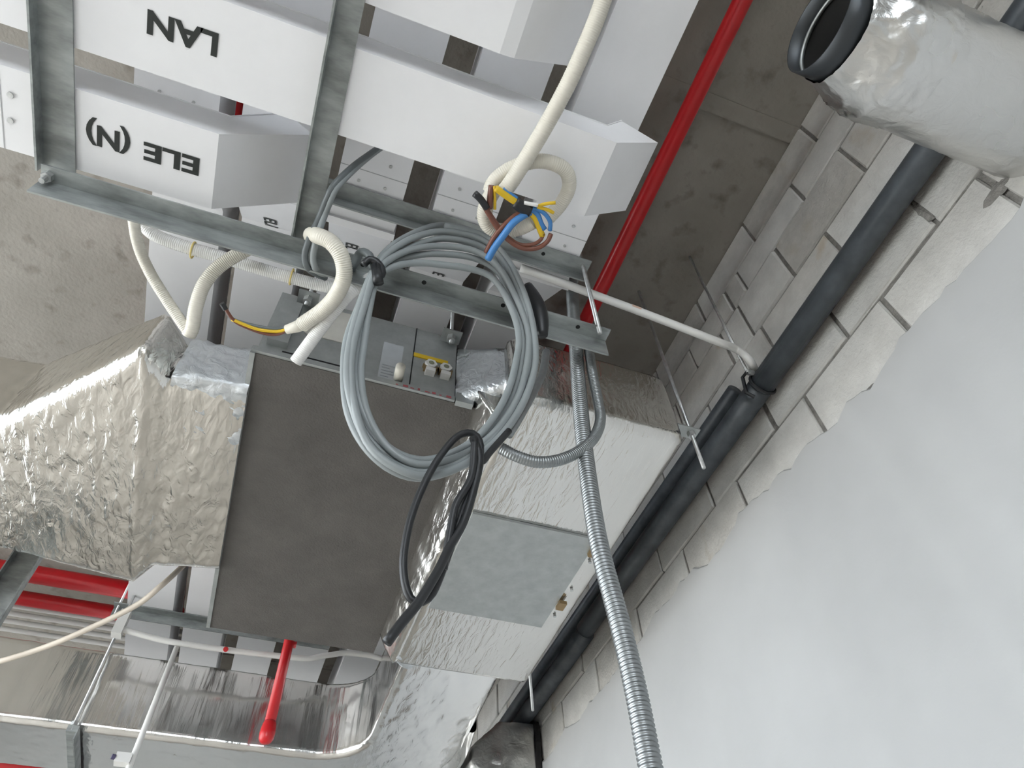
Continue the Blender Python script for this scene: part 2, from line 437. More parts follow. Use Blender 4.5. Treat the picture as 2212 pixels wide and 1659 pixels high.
for (py0, py1, nm) in ((1246, 1270, 'thicker red cross pipe nearest the foil transition, upper of two'), (1303, 1322, 'thinner red cross pipe just above the white conduits, lower of two')):
    y = az(160, (py0+py1)/2-3, 2.12).y
    r_ = (az(160, py1, 2.12).y-az(160, py0, 2.12).y)*0.36
    r_ = (az(160, py1, 2.12).y-az(160, py0, 2.12).y)*0.46
    t = empty('sprinkler_cross_pipe', (-1, y, 2.04), nm, 'pipe', 'red cross pipes')
    part(t, 'pipe', cyl((-3.6, y, 2.12), (-0.53, y, 2.12), r_, 18), RED, True)
    part(t, 'coupling', cyl((-0.60, y, 2.12), (-0.56, y, 2.12), r_*1.2, 18), RED, True)
for i, py in enumerate((1324, 1341, 1358, 1376)):
    y = az(130, py, 2.14).y
    o = finish('ceiling_conduit', cyl((-3.6, y, 2.14), (-0.3, y, 2.14), 0.0125, 12), WPVC, smooth=True)
    tag(o, ('white conduit under the slab, next to the red cross pipe', 'second white conduit counted from the red cross pipes', 'third white conduit counted from the red cross pipes', 'white conduit farthest from the red cross pipes')[i], 'conduit', 'white conduits under the slab')

# black insulated pipe along the wall
PX, PZ, PR = 1.138, 1.552, 0.036
bp_ = empty('insulated_pipe', (PX, 1, PZ-PR), 'black rubber insulated pipe running along the block wall', 'pipe')
segs = [-1.6, 0.88, 2.15, 4.3]
for i in range(3):
    part(bp_, 'insulation_sleeve', cyl((PX, segs[i]+.001, PZ), (PX, segs[i+1]-.001, PZ+0.012*(i > 0)), PR, 24), BLACKR, True)
cp = empty('pipe_clamp', (PX, .97, PZ-PR), 'black hinged clamp hanging the insulated pipe from a rod', 'clamp')
cy = ax(1640, 838, PX-0.02).y
ring = [(PX+(PR+.003)*math.cos(t), cy, PZ+(PR+.003)*math.sin(t)) for t in [2*math.pi*k/28 for k in range(29)]]
part(cp, 'ring', MB().tube(ring, 0.0045, 6), BLACKP)
b0 = ax(1614, 803, 1.085); b1 = ax(1604, 815, 1.085); b2 = ax(1612, 848, 1.092); b3 = ax(1630, 858, 1.112)
part(cp, 'swing_link', MB().tube([b0+Vector((.012, 0, 0)), b0, b1, b2, b3], 0.0055, 6), BLACKP)
part(cp, 'bolt', disc(b0, (1, 0, 0), 0.009, 0.02), ZINC)
def rod(name, top, bot, r, label, n=8, cat='rod', group='threaded rods'):
    return tag(finish(name, MB().tube([top, bot], r, n), ZINC, smooth=True), label, cat, group)
ta = az(1490, 555, ZC); rod('threaded_rod', ta, b0+Vector((0, 0, -.004)), 0.0045, 'thin rod from the slab to the black pipe clamp')
gc_ = cyl((1.163, .99, 1.682), (1.163, 4.3, 1.705), 0.024, 18)
tag(finish('thin_insulated_pipe', gc_, BLACKR, smooth=True), 'thinner black insulated pipe tucked above the main black pipe beyond the clamp', 'pipe')
# white conduit out to the wall
cw = [ay(1125, 579, .805), ay(1182, 599, .805), ay(1400, 680, .805), ay(1545, 736, .805)]
cw += [ay(1590, 754, .83), ax(1618, 776, 1.08), ax(1633, 805, 1.13)]
t = empty('elbow_conduit', cw[0], 'white pvc conduit crossing from the trays and bending to the block wall', 'conduit')
part(t, 'conduit', smoothtube(cw, 0.0115, 0.012, 12), WPVC, True)
a = ay(1362, 665.5, .805); b = ay(1382, 673, .805)
part(t, 'printed_mark', MB().tube([a, b], 0.0119, 12, False), mat('orange_print', (.72, .52, .42), .5))

# ================================================================== DUCTS
HX, HY = (1, 0, 0), (0, 1, 0)
def sec_y(y, x0, x1, z0, z1): return (((x0+x1)/2, y, (z0+z1)/2), HX, (x1-x0)/2, (z1-z0)/2)
def sec_x(x, y0, y1, z0, z1): return ((x, (y0+y1)/2, (z0+z1)/2), HY, (y1-y0)/2, (z1-z0)/2)
# plenum beside the wall
db = empty('foil_plenum', (.64, 1.55, 1.30), 'large foil wrapped plenum between fan coil and block wall, with inspection panel', 'duct')
part(db, 'foil_skin', loft([sec_y(.955, .40, .862, 1.315, 1.57), sec_y(.965, .395, .867, 1.303, 1.577), sec_y(2.148, .398, .880, 1.303, 1.577), sec_y(2.157, .403, .875, 1.312, 1.57)], n=190, step=.010, cr=.026, amp=.0015, freq=9, st=(2.2, .5, 1), ridge=.1, fine=.6), FOIL_Y, True)
ip = [az(1010, 1108, 1.292), az(1292, 1160, 1.292), az(1202, 1348, 1.292), az(905, 1310, 1.292)]
x0, x1 = .425, .80; y0, y1 = ip[0].y, ip[3].y
pn = part(db, 'inspection_panel', MB().box(x0, x1, y0, y1, 1.2935, 1.302), GALVS)
for (px, py) in ((1212, 1305), (1282, 1190)):
    c = az(px, py, 1.293)
    part(pn, 'latch', MB().box(c.x-.012, c.x+.012, c.y-.018, c.y+.018, 1.282, 1.2935), BRASS)
for k in range(3):
    part(pn, 'rivet', disc((x1+.02, y0+.1+k*.14, 1.3), (0, 0, -1), .005, .006), ZINC)
# neck between fan coil and plenum
part(db, 'neck', loft([sec_x(.289, 1.088, 2.1, 1.411, 1.66), sec_x(.40, .985, 2.1, 1.405, 1.575)], n=110, step=.014, cr=.02, amp=.005, freq=14, caps=(False, False), seed=3), TAPE, True)
gm = MB(); ng = 130
for i in range(ng+1):
    y = 1.04+1.11*i/ng
    for q, (gx, gz) in enumerate(((.336, 1.412), (.340, 1.396), (.352, 1.375), (.366, 1.348), (.380, 1.322), (.396, 1.301), (.415, 1.310), (.415, 1.41))):
        jj = noise.noise(Vector((gx*40, y*9, 2)))*.0035+noise.noise(Vector((gx*90, y*26, 5)))*.002 if 0 < q < 6 else 0
        gm.v.append(Vector((gx-jj, y, gz-jj*.6)))
for i in range(ng):
    for q in range(8):
        a, b = i*8+q, i*8+(q+1) % 8
        gm.f.append((a, b, b+8, a+8))
gm.f.append(tuple(range(7, -1, -1))); gm.f.append(tuple(ng*8+q for q in range(8)))
part(db, 'foil_gusset', gm, FOIL_Y, True)
part(db, 'neck_lip', MB().box(.289, .335, 1.075, 1.092, 1.394, 1.43), GALVS)
# transition duct on the left of the fan coil
da = empty('foil_transition', (-.5, 1.6, 1.37), 'crumpled foil transition duct on the left side of the fan coil', 'duct')
part(da, 'foil_skin', loft([sec_x(-.215, 1.195, 1.955, 1.385, 1.535), sec_x(-.40, 1.215, 1.985, 1.38, 1.545), sec_x(-.455, 1.15, 2.075, 1.37, 1.565), sec_x(-.47, 1.15, 2.075, 1.372, 1.575), sec_x(-.80, 1.49, 2.03, 1.378, 1.66), sec_x(-1.5, 1.60, 2.02, 1.38, 1.70)], n=260, step=.008, cr=.045, amp=.0042, freq=9, st=(1.8, .38, 1), caps=(False, True), seed=5, ridge=.25, fine=.7), FOIL_X, True)
part(da, 'tape_band', loft([sec_x(-.395, 1.205, 1.42, 1.385, 1.552), sec_x(-.215, 1.185, 1.40, 1.385, 1.545)], n=90, step=.012, cr=.02, amp=.010, freq=22, caps=(False, False), seed=8), TAPE, True)
# bent duct beyond: runs left to right then turns towards the camera
ax_, ay_, rc = .245, 2.745, .39
path = [((-2.6, 3.135, 1.4875), HY), ((.0, 3.135, 1.4875), HY)]
secsC = [((-2.6, ay_+rc, 1.4875), (0, 1, 0), .19, .1575), (((ax_), ay_+rc, 1.4875), (0, 1, 0), .19, .1575)]
for k in range(1, 13):
    t_ = math.radians(90-90*k/12)
    secsC.append(((ax_+rc*math.cos(t_), ay_+rc*math.sin(t_), 1.4875), (math.cos(t_), math.sin(t_), 0), .19, .1575))
secsC.append(((.612, 2.15, 1.4875), (1, 0, 0), .175, .1575))
dc = empty('foil_bend_duct', (0, 3.1, 1.33), 'shiny foil duct beyond the fan coil that bends round to the plenum', 'duct')
part(dc, 'foil_skin', loft(secsC, n=150, step=.014, cr=.022, amp=.0030, freq=12, st=(1.6, .9, .25), caps=(False, False), seed=11, ridge=.15, fine=.5), FOIL_Z, True)
part(dc, 'corner_tape', loft([sec_y(2.12, .385, .47, 1.305, 1.64), sec_y(2.19, .415, .48, 1.318, 1.65)], n=60, step=.01, cr=.02, amp=.01, freq=22, caps=(True, True), seed=2), TAPE, True)
# hanger strap under the bent duct
h0 = az(150, 1548, 1.318)
hs = empty('duct_hanger', (h0.x, 3.1, 1.29), 'grey channel bracket carrying the bent foil duct at the lower left', 'bracket')
part(hs, 'channel', MB().box(h0.x-.004, h0.x+.030, 2.90, 3.40, 1.296, 1.318), GALV)
part(hs, 'flange', MB().box(h0.x+.030, h0.x+.034, 2.90, 3.40, 1.27, 1.318), GALV)
part(hs, 'nut', disc((h0.x+.012, 2.905, 1.318), (0, 0, 1), .012, .014, 6), ZINC)
rod('threaded_rod', (h0.x+.012, 2.905, ZC), (h0.x+.012, 2.905, 1.30), .0055, 'long rod dropping to the bent foil duct hanger')

# round spigot through the wall, upper right
dd = empty('foil_round_duct', (.95, .02, 1.27), 'foil wrapped round duct with an open spigot poking out of the block wall', 'duct')
y0, z0, rr = .022, 1.395, .118
def sec_r(x, r): return ((x, y0, z0), HY, r, r)
part(dd, 'foil_skin', loft([sec_r(.79, .112), sec_r(.80, .1185), sec_r(.9, .118), sec_r(1.19, .118)], n=110, step=.009, cr=1, amp=.003, freq=13, st=(2.2, .9, .9), caps=(False, False), seed=21, ridge=.1, fine=.5), FOIL_D, True)
part(dd, 'crumpled_cuff', loft([sec_r(.706, .0885), sec_r(.716, .092), sec_r(.74, .100), sec_r(.768, .114), sec_r(.80, .1215), sec_r(.87, .1205)], n=150, step=.006, cr=1, amp=.0055, freq=17, st=(1.2, 1, 1), caps=(False, False), seed=22, ridge=.3, fine=.9), FOIL_D, True)
def annulus(x0, x1, ra, rb):
    m_ = MB(); n = 48
    for (x, r) in ((x0, ra), (x1, ra), (x1, rb), (x0, rb)):
        m_.v += [Vector((x, y0+r*math.cos(2*math.pi*k/n), z0+r*math.sin(2*math.pi*k/n))) for k in range(n)]
    for q in range(4):
        for k in range(n):
            a = q*n+k; b = q*n+(k+1) % n; c = ((q+1) % 4)*n
            m_.f.append((a, b, c+(k+1) % n, c+k))
    return m_
part(dd, 'spigot', annulus(.664, .73, .086, .083), mat('dark_spigot', (.05, .055, .06), .4, .6), True)
part(dd, 'spigot_bead', annulus(.690, .697, .0832, .079), GALVS, True)
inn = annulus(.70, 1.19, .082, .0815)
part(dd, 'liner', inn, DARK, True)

# foil branch from the bend into the wall, bottom centre
part(dc, 'heel', loft([sec_y(2.60, .52, .835, 1.334, 1.642), sec_y(2.82, .50, .868, 1.331, 1.643), sec_y(3.318, .40, .885, 1.331, 1.643)], n=110, step=.014, cr=.018, amp=.003, freq=12, caps=(False, True), seed=14, ridge=.15, fine=.5), FOIL_Z, True)
bq = ax(1160, 1560, 1.17)
be = empty('foil_branch_duct', (1.03, bq.y+.2, 1.15), 'dark reflecting foil branch duct running into the block wall at the bottom', 'duct')
part(be, 'foil_skin', loft([sec_x(.892, bq.y+.05, bq.y+.45, 1.13, 1.40), sec_x(1.0, bq.y, bq.y+.45, 1.12, bq.z-.01), sec_x(1.176, bq.y, bq.y+.45, 1.12, bq.z)], n=110, step=.01, cr=.03, amp=.006, freq=13, caps=(True, False), seed=31, ridge=.3, fine=.7), FOIL_D, True)
part(be, 'tape_edge', loft([sec_x(1.15, bq.y-.004, bq.y+.45, 1.118, bq.z+.012), sec_x(1.178, bq.y-.006, bq.y+.45, 1.116, bq.z+.014)], n=80, step=.008, cr=.03, amp=.003, freq=20, caps=(False, True), seed=33), BLACKF, True)
rd = ax(1136, 1478, .905)
rod('threaded_rod', (rd.x, rd.y, ZC), ax(1151, 1535, .905), .0055, 'short rod end sticking down at the far end of the plenum')

# ================================================================== FAN COIL UNIT
fc = empty('fan_coil_unit', (.05, 1.7, 1.40), 'ceiling fan coil unit with dark underside board and galvanised casing', 'fan coil')
FY = 1.092
part(fc, 'casing', MB().box(-.215, .288, FY, 2.262, 1.408, 1.70), GALVS)
part(fc, 'underside_board', MB().box(-.221, .345, FY-.004, 2.270, 1.398, 1.409), PANEL)
part(fc, 'edge_trim', MB().box(-.226, -.214, FY-.006, 2.27, 1.395, 1.425), GALVS)
part(fc, 'front_lip', MB().box(-.222, .286, FY-.012, FY, 1.400, 1.418), GALVS)
def facep(px, py, d=0.0): return ay(px, py, FY-.002-d)
def rect_face(parent, name, x0, x1, z0, z1, th, material):
    return part(parent, name, MB().box(x0, x1, FY-th, FY+.002, z0, z1), material)
a, b = facep(607, 765), facep(728, 790)
rect_face(fc, 'drain_slot', a.x, b.x+.02, 1.424, 1.438, .0015, DARK)
a, b = facep(812, 830), facep(876, 748)
rect_face(fc, 'rating_label', a.x, b.x-.004, min(a.z, b.z)+.006, max(a.z, b.z)-.004, .002, PAPER)
for k in range(7):
    zz = min(a.z, b.z)+.016+k*.012
    rect_face(fc, 'label_line', a.x+.006, b.x-.012-.01*(k % 3), zz, zz+.003, .003, mat('grey_print', (.36, .38, .41), .7))
a, b = facep(655, 728), facep(752, 682)
rect_face(fc, 'wiring_label', a.x, b.x+.03, min(a.z, b.z)+.02, max(a.z, b.z)+.01, .002, PAPERC)
a, b = facep(894, 763), facep(968, 777)
rect_face(fc, 'yellow_sticker', a.x, b.x, a.z-.012, a.z+.004, .003, YSTICK)
for (px, py) in ((929, 789), (961, 797)):
    c = facep(px, py)-Vector((0, 0, .014))
    u = part(fc, 'valve_union', disc((c.x, FY, c.z), (0, -1, 0), .021, .012, 6), BRASS)
    part(u, 'nut', disc((c.x, FY-.012, c.z+.002), (0, -1, 0), .017, .008, 6), WPVC)
    part(u, 'bore', disc((c.x, FY-.0202, c.z+.002), (0, -1, 0), .008, .0008, 10), mat('bore_green', (.25, .26, .18), .6))
    part(u, 'tail', MB().box(c.x-.013, c.x+.013, FY-.02, FY, c.z-.032, c.z-.018), WPVC)
    part(u, 'tail_nut', MB().box(c.x-.018, c.x+.018, FY-.016, FY, c.z-.018, c.z-.010), BRASS)
a = facep(872, 812); 
dr = part(fc, 'drain_stub', cyl((a.x-.012, FY+.01, 1.445), (a.x-.018, FY-.055, 1.425), .0125, 14), CREAM, True)
part(fc, 'seam', MB().box(.165, .168, FY-.002, FY, 1.43, 1.70), DARK)
for k in range(8):
    x = .130+k*.019
    part(fc, 'red_marking', MB().box(x, x+.006+.007*((k*5) % 3)/2, FY-.0135, FY-.012, 1.404, 1.406+.004*((k*7) % 2)), REDINK)
c = az(805, 955, 1.397)
part(fc, 'red_plug', disc((c.x, c.y, 1.398), (0, 0, -1), .0115, .006, 12), RED)
# hanger lugs of the fan coil
for (px, py, lab) in ((975, 722, 'rod hanging the fan coil beside its pipe unions'), (668, 640, 'rod hanging the fan coil near the cut cream hose')):
    c = facep(px, py, .02)
    lg = part(fc, 'hanger_lug', MB().box(c.x-.028, c.x+.028, FY-.045, FY, c.z-.014, c.z-.010), GALVS)
    part(lg, 'nut', disc((c.x, FY-.022, c.z-.034), (0, 0, 1), .013, .024, 6), ZINC)
    part(lg, 'washer', disc((c.x, FY-.022, c.z-.010), (0, 0, 1), .02, .004, 12), ZINC)
    rod('threaded_rod', (c.x, FY-.022, ZC), (c.x, FY-.022, c.z-.045), .0055, lab)
# connection box on the left of the casing front
part(fc, 'terminal_box', MB().box(-.200, -.150, FY-.02, FY, 1.45, 1.64), GALVS)

# ================================================================== ANGLE IRON FRAME
def angle_x(name, x0, x1, y0, ztop, leg, label, group='angle iron bars', bolts=(), drop=None, t=.004):
    """horizontal leg on top reaching to y0+leg, vertical leg down at its far edge"""
    o = empty(name, ((x0+x1)/2, y0, ztop-leg), label, 'angle bar', group)
    drop = drop or leg
    m_ = MB().add([(x0,y0,ztop-t),(x0,y0,ztop),(x0,y0+leg,ztop),(x0,y0+leg,ztop-drop),(x0,y0+leg-t,ztop-drop),(x0,y0+leg-t,ztop-t)] +
                  [(x1,y0,ztop-t),(x1,y0,ztop),(x1,y0+leg,ztop),(x1,y0+leg,ztop-drop),(x1,y0+leg-t,ztop-drop),(x1,y0+leg-t,ztop-t)],
                  [(0,1,7,6),(1,2,8,7),(2,3,9,8),(3,4,10,9),(4,5,11,10),(5,0,6,11),(5,4,3,2),(5,2,1,0),(8,9,10,11),(6,7,8,11)])
    part(o, 'angle', m_, GALV)
    for x in bolts:
        part(o, 'bolt_hole', disc((x, y0+leg*.45, ztop-t), (0, 0, -1), .0055, .0006, 10), DARK)
    return o
def angle_y(name, y0, y1, x0, ztop, leg, label, drop, group='angle iron bars', t=.004):
    """vertical leg down at x0, horizontal leg on top reaching to x0+leg"""
    o = empty(name, (x0, (y0+y1)/2, ztop-drop), label, 'angle bar', group)
    m_ = MB()
    pr = [(x0, ztop-drop), (x0, ztop), (x0+leg, ztop), (x0+leg, ztop-t), (x0+t, ztop-t), (x0+t, ztop-drop)]
    m_.add([(x, y0, z) for x, z in pr]+[(x, y1, z) for x, z in pr],
           [(0,1,7,6),(1,2,8,7),(2,3,9,8),(3,4,10,9),(4,5,11,10),(5,0,6,11),(5,4,1,0),(4,3,2,1),(6,7,10,11),(7,8,9,10)])
    part(o, 'angle', m_, GALV)
    return o
# lower cross bar under the frame
Z1 = 1.40
yA = az(850, 574, Z1).y; yB = az(1111, 682, Z1).y
s1 = angle_x('angle_bar', az(92, 390, Z1).x, az(1318, 714, Z1).x, yA, Z1, yB-yA, 'long galvanised angle carrying the cable coil, lowest bar of the frame', bolts=(.12, .31, .50, -.02), drop=Z1-ay(1111, 712, yB).z)
x_ = az(108, 372, Z1).x
part(s1, 'bolt', MB().tube([(x_, yA+.02, Z1-.002), (x_, yA+.02, Z1-.035)], .006, 8), ZINC)
part(s1, 'nut', disc((x_, yA+.02, Z1-.018), (0, 0, 1), .011, .014, 6), ZINC)
# two runners on it that carry the lettered trays
ZP = 1.438
a = angle_y('angle_bar', -.9, yB-.015, az(64, 0, ZP-.03).x-.004, ZP, .062, 'left galvanised runner angle crossing under the lettered trays', drop=.034)
b = angle_y('angle_bar', -.9, yB-.01, az(721, 0, ZP-.03).x, ZP, .050, 'right galvanised runner angle crossing under the lettered trays', drop=.034)
# upper cross bar carrying the upper trays
Z2 = 1.713
y2a = az(850, 428, Z2).y
s2 = angle_x('angle_bar', -.66, az(1277, 566, Z2).x, y2a, Z2, .048, 'upper galvanised cross angle below the five upper trays', bolts=(.43,), drop=.042)
# far cross bar under the upper trays
y3 = az(350, 1316, 1.878).y
angle_x('angle_bar', az(247, 1300, 1.878).x, .25, y3, 1.878, .045, 'far galvanised cross angle seen beyond the foil transition', drop=.042)
tag(finish('bar_rod', MB().tube([(.548, .757, ZC), (.548, .757, 1.372)], .006, 8), ZINC, smooth=True), 'rod joining the right ends of the lower and upper cross angles', 'rod', 'threaded rods')
xl = az(108, 372, Z1).x
rod('threaded_rod', (az(258, 1300, 1.878).x, y3+.02, ZC), (az(258, 1300, 1.878).x, y3+.02, 1.83), .005, 'rod end at the left tip of the far cross angle')
# upright channel, lower left
yv = 2.25
vx0, vx1 = -.393*yv, -.356*yv
vc = empty('upright_channel', ((vx0+vx1)/2, yv, .9), 'upright galvanised channel hanging at the left edge beyond the transition duct', 'channel')
part(vc, 'web', MB().box(vx0, vx1, yv+.03, yv+.034, .9, ZC), GALV)
for x in (vx0, vx1-.004): part(vc, 'flange', MB().box(x, x+.004, yv, yv+.03, .9, ZC), GALV)
# plenum hanger rod and bracket
rodA = (.965, 1.029)
rod('threaded_rod', (*rodA, ZC), (*rodA, 1.312), .0055, 'rod with bracket plate at the front corner of the plenum')
br = empty('hanger_bracket', (.92, 1.029, 1.44), 'small galvanised bracket plate fixing the plenum corner to its rod', 'bracket')
part(br, 'plate', MB().box(.872, .985, 1.010, 1.048, 1.452, 1.457), GALVS)
part(br, 'tab', MB().box(.872, .876, 1.010, 1.048, 1.40, 1.457), GALVS)
part(br, 'nut', disc((*rodA, 1.438), (0, 0, 1), .012, .014, 6), ZINC)

# ================================================================== CABLE TRAYS
def tray(name, path, c0, c1, h, axis, label, group, skew=0.0, th=.003, lid_drop=.018):
    """enclosed tray swept along path [(s, z)...] (s along axis), from c0 to c1 across"""
    s0, z0_ = path[0]
    base = ((c0+c1)/2, s0, z0_) if axis == 'y' else (s0, (c0+c1)/2, z0_)
    o = empty(name, base, label, 'cable tray', group)
    def P(s, c, z):
        return (c - skew*(s-.4), s, z) if axis == 'y' else (s, c, z)
    nrm = []
    for i in range(len(path)):
        a_, b_ = path[max(i-1, 0)], path[min(i+1, len(path)-1)]
        d = Vector((b_[0]-a_[0], b_[1]-a_[1])).normalized()
        d0 = Vector((path[i][0]-a_[0], path[i][1]-a_[1])) if i else d
        k_ = 1.0
        if 0 < i < len(path)-1:
            d0.normalize(); k_ = 1/max(.5, d.dot(d0))
        nrm.append((-d.y*k_, d.x*k_))
    def strip(f0, f1):     # profile quads given two functions returning (c, offset)
        pass
    def shell(prof):
        m_ = MB(); n = len(prof)
        for (s, z), (nx, nz) in zip(path, nrm):
            for (c, off) in prof: m_.v.append(Vector(P(s+nx*off, c, z+nz*off)))
        for i in range(len(path)-1):
            for k in range(n):
                a_ = i*n+k; b_ = i*n+(k+1) % n
                m_.f.append((a_, b_, b_+n, a_+n))
        m_.f.append(tuple(reversed(range(n)))); e_ = (len(path)-1)*n
        m_.f.append(tuple(e_+k for k in range(n)))
        return m_
    part(o, 'base', shell([(c0, 0), (c1, 0), (c1, th), (c0, th)]), WHITE)
    part(o, 'side_wall', shell([(c0, th), (c0+th, th), (c0+th, h), (c0, h)]), WHITE)
    part(o, 'side_wall', shell([(c1-th, th), (c1, th), (c1, h), (c1-th, h)]), WHITE)
    part(o, 'lid', shell([(c0-.002, h), (c1+.002, h), (c1+.002, h+th), (c0-.002, h+th)]), WHITE)
    return o, P
ZT = 1.440
G1 = 'lettered trays on the lower frame'
y_l0, y_l1 = az(481, 0, ZT).y, az(146, 98, ZT).y
y_e0, y_e1 = az(146, 185.5, ZT).y, az(148, 361, ZT).y
y_t1 = az(782, 3.4, ZT).y
xr = az(1332, 309, ZT).x
lan, _ = tray('cable_tray', [(-2.4, ZT), (xr, ZT), (xr+.125, ZT+.125)], y_l0, y_l1, .108, 'x', 'long white tray lettered LAN, rising at its right end', G1)
xe = az(474, 282, ZT).x
ele, _ = tray('cable_tray', [(-2.4, ZT), (xe, ZT), (xe+.16, ZT+.16)], y_e0, y_e1, .108, 'x', 'white tray lettered ELE (N), turning up at its right end', G1)
xt = az(1112, 125, ZT).x
top, _ = tray('cable_tray', [(-2.4, ZT), (xt-.03, ZT), (xt+.0, ZT+.008), (xt+.14, ZT+.148)], y_t1-.168, y_t1, .108, 'x', 'unlettered white tray cut off by the top of the frame', G1)
# lettering, read from the other side of the frame
def letter(tr, body, pr, pl, z, name='lettering'):
    """pr: pixel of the text's lower-left (right-hand in the view), pl: its upper-right"""
    a_, b_ = az(*pr, z), az(*pl, z)
    text_mesh(body, 1, (a_.x, a_.y, z-.0012), (-1, 0, 0), (0, 1, 0), tr, name, INK, bold=.018, width=abs(a_.x-b_.x), height=abs(b_.y-a_.y))
a0, a1 = az(470, 75, ZT), az(320, 60, ZT)
def letter_box(tr, body, x_right, x_left, y_near, y_far, z):
    # reading direction -X, letters stand towards +Y
    text_mesh(body, 1, (x_right, y_near, z-.0012), (-1, 0, 0), (0, 1, 0), tr, 'lettering', INK, bold=.034, width=x_right-x_left, height=y_far-y_near)
letter_box(lan, 'LAN', az(471, 95, ZT).x, az(318, 50, ZT).x, az(468, 71, ZT).y, az(462, 122, ZT).y, ZT)
letter_box(ele, 'ELE', az(431, 355, ZT).x, az(310, 330, ZT).x, az(428, 341, ZT).y, az(425, 379, ZT).y, ZT)
letter_box(ele, '(N)', az(282, 310, ZT).x, az(186, 290, ZT).x, az(282, 282, ZT).y-.004, az(275, 335, ZT).y, ZT)
# joints and screws of the lettered trays
for (tr, x, ya_, yb_) in ((ele, az(3, 230, ZT).x, y_e0, y_e1), (lan, -1.05, y_l0, y_l1)):
    part(tr, 'joint_seam', MB().box(x-.001, x+.001, ya_, yb_, ZT-.0006, ZT+.001), mat('seam_grey', (.45, .45, .46), .6))
for (px, py) in ((23, 205), (23, 260)):
    c = az(px, py, ZT); part(ele, 'screw', disc((c.x, c.y, ZT), (0, 0, -1), .006, .003, 10), ZINC)
# upper trays
ZU, ZH = 1.716, 1.880
xs = [(-.617, -.429), (-.377, -.205), (-.134, .036), (.115, .280), (.362, .532)]
labs = ['leftmost upper white tray, partly behind the foil transition', 'second upper white tray from the left, with small black lettering',
        'middle upper white tray with a lipped joint, passing over the fan coil', 'second upper white tray from the right, behind the cable coil', 'rightmost upper white tray, nearest the red sprinkler main']
ups = []
SK = .009
for i, (x0, x1) in enumerate(xs):
    yb0 = .835
    o, P = tray('cable_tray', [(-1.6, ZU), (yb0, ZU), (yb0+.165, ZH), (5.4, ZH)], x0, x1, .15, 'y', labs[i], 'upper trays under the slab', skew=SK)
    ups.append(o)
    ysm = az(810, 375, ZU).y
    sx = -SK*(ysm-.4)
    part(o, 'joint_seam', MB().box(x0+sx, x1+sx, ysm-.001, ysm+.001, ZU-.0006, ZU+.001), MATS['seam_grey'])
    for dy in (-.03, .03):
        for fx in (.3, .7):
            part(o, 'screw', disc((x0+(x1-x0)*fx+sx, ysm+dy, ZU), (0, 0, -1), .004, .003, 8), ZINC)
    sx = -SK*(yb0-.4)
    if i == 2: part(o, 'lip', MB().box(x0+sx-.016, x1+sx+.004, yb0-.006, yb0+.014, ZU-.012, ZU+.10), WHITE)
    if i == 4: part(o, 'lip', MB().box(x0+sx, x1+sx+.010, yb0-.012, yb0+.006, ZU-.008, ZU+.08), WHITE)
def small_text(i, body, px, py):
    # on the sloping base, reading along the tray
    r = ray(px, py); g = (ZH-ZU)/.165
    c = r*((ZU-.835*g)/(r.z-g*r.y))
    text_mesh(body, 1, (c.x, c.y, c.z-.002), (0, .165, ZH-ZU), (1, 0, 0), ups[i], 'lettering', INK, bold=.02, width=.085, height=.036)
small_text(1, 'ELE', 569, 468); small_text(2, 'ELE', 747, 523); small_text(3, 'ELE', 936, 586)

# ================================================================== DROPS AND CONDUITS, LOWER LEFT
yr = 2.6
rdp = empty('sprinkler_drop', (.022*yr, yr, 1.20), 'red sprinkler drop pipe with rounded cap in front of the bent foil duct', 'pipe')
part(rdp, 'pipe', cyl((.021*yr, yr, 2.1), (.0228*yr, yr, 1.215), .0195, 20), RED, True)
part(rdp, 'cap', MB().tube([(.0228*yr, yr, z) for z in (1.275, 1.268, 1.255, 1.235, 1.215, 1.203, 1.198)], .02, 20, True, lambda i: (.0205, .023, .0255, .027, .0255, .019, .009)[i]), RED, True)
part(rdp, 'branch', cyl((.0546, yr, 2.1), (.745, yr, 2.1), .0195, 16), RED, True)
c = ay(638, 1393, yr)
part(rdp, 'branch_stub', cyl((c.x-.03, yr, c.z), (c.x+.004, yr, c.z), .013, 12), RED, True)
yq = 2.76
pq = [ay(257, 1358, yq), ay(390, 1390, yq), ay(640, 1421, yq), ay(690, 1418, yq), ay(740, 1411, yq), ay(765, 1412, yq), ay(800, 1416, yq), ay(830, 1425, yq)]
wq = empty('cross_conduit', pq[2], 'white pvc conduit running across below the far ends of the upper trays', 'conduit')
part(wq, 'conduit', smoothtube(pq, .0115, .02, 12), WPVC, True)
a_ = pq[0]
part(wq, 'end_box', MB().box(a_.x-.018, a_.x+.018, yq-.02, yq+.02, a_.z-.03, a_.z+.075), WPVC)
c = ay(488, 1402, yq-.012)
part(wq, 'red_tag', disc((c.x, yq-.013, c.z), (0, -.6, -.8), .010, .006, 10), RED)
p0, p1 = ay(382, 1398, 2.76), ay(268, 1645, 2.755)
wd = empty('drop_conduit', (p1.x, p1.y, p1.z), 'white conduit dropping vertically in front of the bent foil duct', 'conduit')
part(wd, 'conduit', cyl((p0.x, p0.y, p0.z), (p0.x-.006, p0.y, 1.05), .0105, 12), WPVC, True)
part(wd, 'clip', MB().box(p1.x-.03, p1.x+.02, 2.735, 2.775, p1.z-.01, p1.z+.022), WPVC)
part(wd, 'screw', disc((p1.x-.03, 2.74, p1.z+.004), (-1, -.3, 0), .009, .012, 8), mat('dark_screw', (.08, .07, .14), .4))
